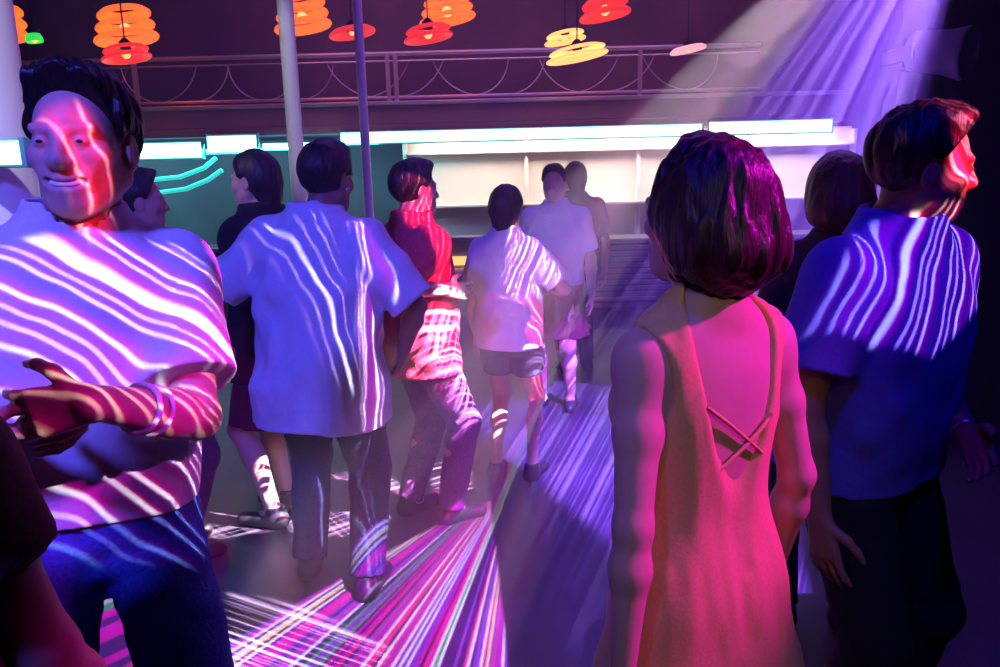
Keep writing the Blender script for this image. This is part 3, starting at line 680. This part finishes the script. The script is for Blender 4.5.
# ================================================================== lasers: spot lamps with a line pattern in their beam
class Laser:
    def __init__(s, name, loc, target, energy, cone=120):
        s.l = bpy.data.lights.new(name, 'SPOT'); s.o = bpy.data.objects.new(name, s.l); COL.objects.link(s.o)
        s.l.energy = energy; s.l.spot_size = R(cone); s.l.spot_blend = .05; s.l.shadow_soft_size = .004
        s.loc = np.asarray(loc, float); s.o.location = tuple(loc)
        q = Vector(tuple(np.asarray(target) - s.loc)).to_track_quat('-Z', 'Y'); s.o.rotation_euler = q.to_euler()
        s.Rm = np.array(q.to_matrix())
        s.l.use_nodes = True; nt = s.nt = s.l.node_tree; nt.nodes.clear()
        s.out = nt.nodes.new('ShaderNodeOutputLight'); s.em = nt.nodes.new('ShaderNodeEmission'); nt.links.new(s.em.outputs[0], s.out.inputs[0])
        tc = nt.nodes.new('ShaderNodeTexCoord'); sp = nt.nodes.new('ShaderNodeSeparateXYZ'); nt.links.new(tc.outputs['Normal'], sp.inputs[0])
        nz = s.m('MULTIPLY', sp.outputs[2], -1.)
        s.u, s.v = s.m('DIVIDE', sp.outputs[0], nz), s.m('DIVIDE', sp.outputs[1], nz)
        s.acc = None
    def m(s, op, a, b=None, c=None):
        n = s.nt.nodes.new('ShaderNodeMath'); n.operation = op
        for i, v in enumerate((a, b, c)):
            if v is None: continue
            if isinstance(v, (int, float)): n.inputs[i].default_value = float(v)
            else: s.nt.links.new(v, n.inputs[i])
        return n.outputs[0]
    def uv(s, p):
        q = s.Rm.T @ (np.asarray(p, float) - s.loc); return A(q[0] / -q[2], q[1] / -q[2])
    def mask(s, poly, soft=.01, wob=None):
        """inside a convex polygon of (u, v) corners"""
        poly = [np.asarray(p) for p in poly]; s.rmax = max([getattr(s, 'rmax', 0)] + [float(np.linalg.norm(p)) for p in poly]); c = sum(poly) / len(poly); acc = None
        for a, b in zip(poly, poly[1:] + poly[:1]):
            n = nrm(A(-(b - a)[1], (b - a)[0]))
            if (c - a) @ n < 0: n = -n
            d = s.m('MULTIPLY_ADD', s.u, n[0], s.m('MULTIPLY_ADD', s.v, n[1], float(-(a @ n))))
            mr = s.nt.nodes.new('ShaderNodeMapRange'); mr.interpolation_type = 'SMOOTHSTEP'
            s.nt.links.new(d, mr.inputs[0]); mr.inputs[1].default_value = 0; mr.inputs[2].default_value = soft
            acc = mr.outputs[0] if acc is None else s.m('MULTIPLY', acc, mr.outputs[0])
        return acc
    def lines(s, poly, direction, freq, stops, strength, style='iso', soft=.01, fan=None, seed=0., detail=1., wob=0.):
        """a family of light lines along direction (a uv pair) or fanning out from the uv point fan"""
        nt = s.nt; mk_ = s.mask(poly, soft)
        u, v = s.u, s.v
        if wob:                          # scanner wobble
            cb = nt.nodes.new('ShaderNodeCombineXYZ'); nt.links.new(u, cb.inputs[0]); nt.links.new(v, cb.inputs[1])
            nz = nt.nodes.new('ShaderNodeTexNoise'); nz.inputs['Scale'].default_value = 9; nt.links.new(cb.outputs[0], nz.inputs['Vector'])
            w = s.m('MULTIPLY', s.m('SUBTRACT', nz.outputs['Fac'], .5), wob)
        if fan is not None: t = s.m('ARCTAN2', s.m('SUBTRACT', v, float(fan[1])), s.m('SUBTRACT', u, float(fan[0])))
        else:
            d = nrm(direction); t = s.m('MULTIPLY_ADD', u, float(-d[1]), s.m('MULTIPLY', v, float(d[0])))
        if wob: t = s.m('ADD', t, w)
        t = s.m('MULTIPLY_ADD', t, float(freq), float(seed) * 13.7)
        if style == 'iso':
            n = nt.nodes.new('ShaderNodeTexNoise'); n.noise_dimensions = '1D'; n.inputs['Scale'].default_value = 1; n.inputs['Detail'].default_value = detail
            nt.links.new(t, n.inputs['W']); f = n.outputs['Fac']
        elif style == 'saw':             # even lines whose spacing wanders
            n = nt.nodes.new('ShaderNodeTexNoise'); n.noise_dimensions = '1D'; n.inputs['Scale'].default_value = .45; n.inputs['Detail'].default_value = 0
            nt.links.new(t, n.inputs['W']); f = s.m('FRACT', s.m('MULTIPLY_ADD', n.outputs['Fac'], 2.2, t))
        else:
            n = nt.nodes.new('ShaderNodeTexWhiteNoise'); n.noise_dimensions = '1D'; nt.links.new(s.m('FLOOR', t), n.inputs['W']); f = n.outputs['Value']
        r = nt.nodes.new('ShaderNodeValToRGB'); cr = r.color_ramp; cr.interpolation = 'CONSTANT' if style == 'cell' else 'LINEAR'
        while len(cr.elements) < len(stops): cr.elements.new(.5)
        for e, (p, c) in zip(cr.elements, stops): e.position = p
        for e, (p, c) in zip(cr.elements, stops): e.color = (*c, 1)
        nt.links.new(f, r.inputs[0])
        x = nt.nodes.new('ShaderNodeVectorMath'); x.operation = 'SCALE'; nt.links.new(r.outputs[0], x.inputs[0]); nt.links.new(s.m('MULTIPLY', mk_, float(strength)), x.inputs['Scale'])
        s.addc(x.outputs[0])
    def fill(s, poly, col, strength, soft=.05):
        x = s.nt.nodes.new('ShaderNodeVectorMath'); x.operation = 'SCALE'; x.inputs[0].default_value = col; s.nt.links.new(s.m('MULTIPLY', s.mask(poly, soft), float(strength)), x.inputs['Scale'])
        s.addc(x.outputs[0])
    def addc(s, c):
        if s.acc is None: s.acc = c
        else:
            a = s.nt.nodes.new('ShaderNodeVectorMath'); a.operation = 'ADD'; s.nt.links.new(s.acc, a.inputs[0]); s.nt.links.new(c, a.inputs[1]); s.acc = a.outputs[0]
    def done(s):
        s.l.spot_size = 2 * math.atan(s.rmax) * 1.04; s.l.spot_blend = 0
        s.nt.links.new(s.acc, s.em.inputs['Color']); s.em.inputs['Strength'].default_value = 1
    def poly(s, pts): return [s.uv(p) for p in pts]
    def dirn(s, a, b): return s.uv(b) - s.uv(a)

K = (0, 0, 0); W_ = (1, .95, 1); MG = (.9, .0, .55); PK = (1, .02, .28); BL = (.12, .08, 1); CY = (.25, .8, 1); VI = (.45, .05, .9); RD = (1, .02, .06); GR = (.1, .9, .35); YE = (1, .75, .2)
def sc(c, f): return tuple(x * f for x in c)
# bright white lines edged blue and pink over a dim magenta wash
LINE = [(0, sc(BL, .14)), (.33, sc(MG, .12)), (.44, sc(MG, .26)), (.474, sc(BL, .9)), (.488, (1.6, 1.5, 1.6)), (.512, (1.6, 1.5, 1.6)), (.526, sc(PK, .9)), (.545, sc(PK, .45)), (.62, sc(MG, .25)), (.72, sc(BL, .12)), (1, sc(BL, .14))]
SAW = [(0, sc(BL, .12)), (.26, sc(MG, .10)), (.36, sc(MG, .28)), (.405, sc(BL, .9)), (.43, (1.6, 1.5, 1.6)), (.53, (1.6, 1.5, 1.6)), (.56, sc(PK, .9)), (.60, sc(MG, .45)), (.78, sc(MG, .16)), (1, sc(BL, .12))]
SAWR = [(0, sc(RD, .3)), (.30, sc(PK, .35)), (.40, PK), (.44, (1.2, .7, .9)), (.50, (1.2, .7, .9)), (.54, PK), (.62, sc(RD, .6)), (.8, sc(RD, .25)), (1, sc(RD, .3))]
THIN = [(0, K), (.45, K), (.47, sc(VI, .8)), (.49, W_), (.51, W_), (.53, sc(PK, .8)), (.56, K), (1, K)]
REDL = [(0, sc(RD, .2)), (.40, sc(PK, .3)), (.46, PK), (.485, (1, .6, .75)), (.52, PK), (.60, sc(RD, .35)), (1, sc(PK, .12))]
CELL = [(0, sc(VI, .18)), (.24, sc(MG, .9)), (.44, (.95, .75, 1)), (.60, sc(VI, .7)), (.76, sc(GR, .45)), (.81, PK), (.93, YE), (.95, sc(BL, .8))]

# -- laser over the floor and the right hand man, hung high at the upper right
L1 = Laser('laser_high', (1.55, 2.55, 2.75), (-.3, 2.6, .3), 8500)
L5 = Laser('laser_floor', (.95, .2, 3.9), (-.4, 2.7, 0), 14000, 70)
p1 = [G(492, 500), G(512, 672), G(225, 672), G(205, 655), G(395, 545), G(480, 502)]
L5.lines(L5.poly(p1), None, 130, CELL, .9, 'cell', .004, fan=L5.uv(G(515, 470)))
p2 = [G(222, 588), G(300, 600), G(400, 650), G(385, 672), G(215, 672)]
L5.lines(L5.poly(p2), L5.dirn(G(225, 590), G(390, 645)), 150, THIN, 1.2, soft=.01, seed=2)
p3 = [G(188, 505), G(290, 488), G(285, 530), G(190, 545)]
L1.lines(L1.poly(p3), L1.dirn(G(195, 515), G(285, 495)), 85, THIN, 1.2, soft=.01, seed=3)
L1.lines(L1.poly(p3), L1.dirn(G(190, 490), G(285, 540)), 70, THIN, .6, soft=.01, seed=4)
p4 = [G(270, 490), G(380, 462), G(420, 500), G(370, 535), G(290, 545)]
L1.lines(L1.poly(p4), L1.dirn(G(270, 500), G(380, 470)), 85, THIN, 1.2, soft=.01, seed=5)
L1.lines(L1.poly(p4), L1.dirn(G(290, 470), G(370, 535)), 60, THIN, .8, soft=.01, seed=6)
p5 = [G(425, 462), G(475, 452), G(475, 490), G(430, 495)]
L1.lines(L1.poly(p5), L1.dirn(G(425, 475), G(475, 462)), 70, THIN, 1.2, soft=.01, seed=7)
p6 = [G(60, 600), G(205, 585), G(205, 672), G(60, 672)]
L5.lines(L5.poly(p6), L5.dirn(G(105, 640), G(170, 610)), 130, CELL, .7, 'cell', soft=.01, seed=8)
p7 = [G(230, 560), G(330, 555), G(350, 600), G(260, 610)]
# soft violet fan of beams through the haze
BEAM = [(0, (.05, .015, .5)), (.38, (.12, .02, .45)), (.46, (.10, .03, .7)), (.487, (.50, .26, 1.1)), (.513, (.50, .26, 1.1)), (.54, (.10, .03, .7)), (.64, (.13, .02, .4)), (1, (.05, .015, .5))]
pf = [G(425, 425), G(520, 375), G(770, 400), G(830, 640), G(690, 640), G(560, 520)]
L1.lines(L1.poly(pf), None, 150, BEAM, .72, soft=.06, fan=L1.uv((.04, -.08, 1.56)), seed=9)
pg = [G(600, 400), G(700, 420), G(700, 680), G(506, 680), G(494, 500), G(480, 440)]
L1.lines(L1.poly(pg), None, 90, BEAM, .05, soft=.08, fan=L1.uv((.04, -.08, 1.56)), seed=9)
L1.done(); L5.done()

# -- laser over the dancers, from the right near the camera side
L2 = Laser('laser_side', (1.75, .95, 2.75), (-.4, 2.9, 1.2), 1300, 80)
ya = 2.66
q3 = [P(338, 200, ya), P(392, 200, ya), P(412, 300, ya), P(408, 420, ya), P(415, 600, ya), P(322, 600, ya), P(345, 400, ya)]
L2.lines(L2.poly(q3), L2.dirn(P(378, 230, ya), P(358, 400, ya)), 120, SAW, 1.5, 'saw', soft=.01, seed=5, wob=.03)
q4 = [P(265, 200, ya), P(345, 195, ya), P(358, 420, ya), P(310, 400, ya)]
L2.lines(L2.poly(q4), L2.dirn(P(290, 210, ya), P(310, 330, ya)), 110, THIN, 1.0, soft=.01, seed=6, wob=.02)
q5 = [P(395, 165, 3.3), P(448, 175, 3.3), P(455, 420, 3.3), P(412, 420, 3.3)]
L2.lines(L2.poly(q5), L2.dirn(P(440, 200, 3.3), P(405, 300, 3.3)), 120, SAWR, 2.4, 'saw', soft=.01, seed=7, wob=.02)
q6 = [P(498, 225, 3.85), P(535, 215, 3.85), P(552, 300, 3.85), P(495, 320, 3.85), P(482, 300, 3.85)]
L2.lines(L2.poly(q6), L2.dirn(P(525, 230, 3.85), P(490, 300, 3.85)), 140, SAW, 1.5, 'saw', soft=.01, seed=8, wob=.02)
L2.done()

# -- laser over the smiling man
L4 = Laser('laser_front', (1.0, .15, 2.5), (-.7, 1.3, 1.3), 300, 80)
ch = lambda x, y: P(x, y, 1.29 + .001 * (x - 80))
q1 = [ch(-90, 225), ch(60, 200), ch(205, 215), ch(275, 300), ch(270, 420), ch(205, 575), ch(-90, 540)]
L4.lines(L4.poly(q1), L4.dirn(ch(0, 250), ch(90, 335)), 78, SAW, 1.15, 'saw', soft=.01, wob=.03)
q2 = [P(22, 95, 1.3), P(60, 70, 1.3), P(125, 60, 1.3), P(170, 140, 1.3), P(165, 225, 1.3), P(88, 222, 1.3)]
FACE = [(0, sc(PK, .6)), (.40, sc(PK, .75)), (.46, PK), (.485, (1, .7, .8)), (.51, PK), (.60, sc(PK, .6)), (1, sc(PK, .5))]
L4.lines(L4.poly(q2), L4.dirn(P(60, 90, 1.3), P(110, 190, 1.3)), 58, SAWR, 2.8, 'saw', soft=.02, seed=3, wob=.07)
BAND = [(0, sc(MG, .25)), (.36, sc(PK, .30)), (.42, K), (.56, K), (.60, sc(MG, .45)), (.66, sc(MG, .35)), (.70, sc(BL, .2)), (1, sc(MG, .3))]
L4.lines(L4.poly(q1), L4.dirn(ch(0, 250), ch(90, 335)), 14, BAND, .5, soft=.02, seed=11, wob=.05)
L4.done()

# -- laser for the man in blue, from the right
L3 = Laser('laser_right', (1.7, .25, 2.3), (.95, 1.65, 1.4), 500, 80)
cb_ = lambda x, y: P(x, y, 1.62 + .0016 * (x - 915))
r1 = [cb_(900, 200), cb_(1005, 200), cb_(1000, 290), cb_(912, 372), cb_(832, 308), cb_(868, 240)]
L3.lines(L3.poly(r1), L3.dirn(cb_(955, 210), cb_(908, 350)), 52, SAW, 1.15, 'saw', soft=.01, seed=1, wob=.03)
r2 = [P(905, 85, 1.7), P(1010, 85, 1.7), P(1010, 205, 1.7), P(912, 205, 1.7)]
L3.lines(L3.poly(r2), L3.dirn(P(915, 110, 1.7), P(965, 165, 1.7)), 95, SAWR, 4.0, 'saw', soft=.02, seed=2, wob=.08)
L3.lines(L3.poly(r1), L3.dirn(cb_(955, 210), cb_(908, 350)), 12, BAND, .8, soft=.02, seed=12, wob=.05)
L3.done()

# ---- thin stage haze hanging over the dance floor
bm = bmesh.new(); box(bm, (0, 0, 0), (3.8, 2.35, 4.2)); hz = bm_obj('haze', bm, None, None, (.3, 3.1, 2.1)); tag(hz, kind='stuff')
hm = bpy.data.materials.new('haze'); hm.use_nodes = True; nt = hm.node_tree; nt.nodes.clear()
o_ = nt.nodes.new('ShaderNodeOutputMaterial'); vs = nt.nodes.new('ShaderNodeVolumeScatter'); vs.inputs['Density'].default_value = .055; vs.inputs['Anisotropy'].default_value = .2; vs.inputs['Color'].default_value = (.9, .9, .95, 1)
nt.links.new(vs.outputs[0], o_.inputs['Volume']); hz.data.materials.append(hm)

# ================================================================== stage wash
def area(name, loc, tgt, size, energy, col, spread=180):
    l = bpy.data.lights.new(name, 'AREA'); o = bpy.data.objects.new(name, l); COL.objects.link(o)
    l.energy = energy; l.size = size; l.color = col; l.spread = R(spread); o.location = tuple(loc)
    o.rotation_euler = Vector(tuple(np.asarray(tgt, float) - np.asarray(loc, float))).to_track_quat('-Z', 'Y').to_euler(); return o
def spot(name, loc, tgt, energy, col, ang=40, blend=.6, r=.06):
    l = bpy.data.lights.new(name, 'SPOT'); o = bpy.data.objects.new(name, l); COL.objects.link(o)
    l.energy = energy; l.color = col; l.spot_size = R(ang); l.spot_blend = blend; l.shadow_soft_size = r; o.location = tuple(loc)
    o.rotation_euler = Vector(tuple(np.asarray(tgt, float) - np.asarray(loc, float))).to_track_quat('-Z', 'Y').to_euler(); return o
spot('blue_par', (-1.3, -.8, 3.4), (-.9, 2.3, 1.1), 640, (.10, .08, 1.), 54, .7, .15)
spot('blue_par_right', (.6, .2, 3.6), (1.0, 1.9, 1.0), 120, (.02, .01, 1.), 50, .8, .15)
spot('violet_fill', (2.0, 3.3, 4.1), (-.2, 3.6, 1.8), 100, (.42, .07, 1.), 85, .8)  # unseen lamp added to tint the haze violet
area('violet_wash', (.3, 6.2, 4.8), (.3, 6.2, 0), 3., 60, (.30, .10, 1.))
spot('magenta_par', (2.3, 1.0, 2.7), (.38, 1.25, 1.32), 400, (.95, .01, .85), 24)
spot('amber_par', (.45, -.6, 2.4), (.32, 1.25, .9), 17, (1., .74, .30), 34)
spot('face_fill', (-2.4, 2.2, 3.0), (C1.root.location.x, C1.root.location.y, 1.62), 40, (1., .85, .85), 9, .5, .03)  # added fill that lightens the coat wearer's face
spot('column_fill', (-1.2, .6, 4.6), ((cx0 + cx1) / 2, 3.2, 2.2), 330, (.9, .88, 1.), 26, .6)  # added fill to brighten the pale column, source unseen
area('bar_warm', ((b0 + b1) / 2, 10.35, zL - .02), ((b0 + b1) / 2, 10.75, 1.2), 1., 75, (1., .80, .72))
bpy.data.lights['bar_warm'].shape = 'RECTANGLE'; bpy.data.lights['bar_warm'].size = (b1 - b0) * .9; bpy.data.lights['bar_warm'].size_y = .3
area('bar_teal', (-4, 9.9, zL - .05), (-4, 11, 1.0), 1., 150, (.15, .75, .8)); bpy.data.lights['bar_teal'].shape = 'RECTANGLE'; bpy.data.lights['bar_teal'].size = 5; bpy.data.lights['bar_teal'].size_y = .3
area('balcony_fill', (0, 9.3, 4.6), (0, 11, 2.8), 1., 60, (.62, .24, .58)); bpy.data.lights['balcony_fill'].shape = 'RECTANGLE'; bpy.data.lights['balcony_fill'].size = 6; bpy.data.lights['balcony_fill'].size_y = .3  # purple fill added for the pendants' glow on the upper wall
spot('post_beam', (-2.4, 5.5, 4.6), (-2.2, 8, 2.6), 160, (.9, .9, 1.), 30)

W = bpy.data.worlds.new('world'); SC.world = W; W.use_nodes = True; bg = W.node_tree.nodes['Background']; bg.inputs[0].default_value = (.05, .02, .10, 1); bg.inputs[1].default_value = .3
v = SC.view_settings; v.view_transform = 'Standard'; v.look = 'None'; v.gamma = 1; v.exposure = .2; v.use_curve_mapping = False
SC.cycles.use_denoising = True; SC.cycles.use_adaptive_sampling = False; SC.cycles.max_bounces = 5; SC.cycles.diffuse_bounces = 2; SC.cycles.glossy_bounces = 2; SC.cycles.sample_clamp_indirect = 4
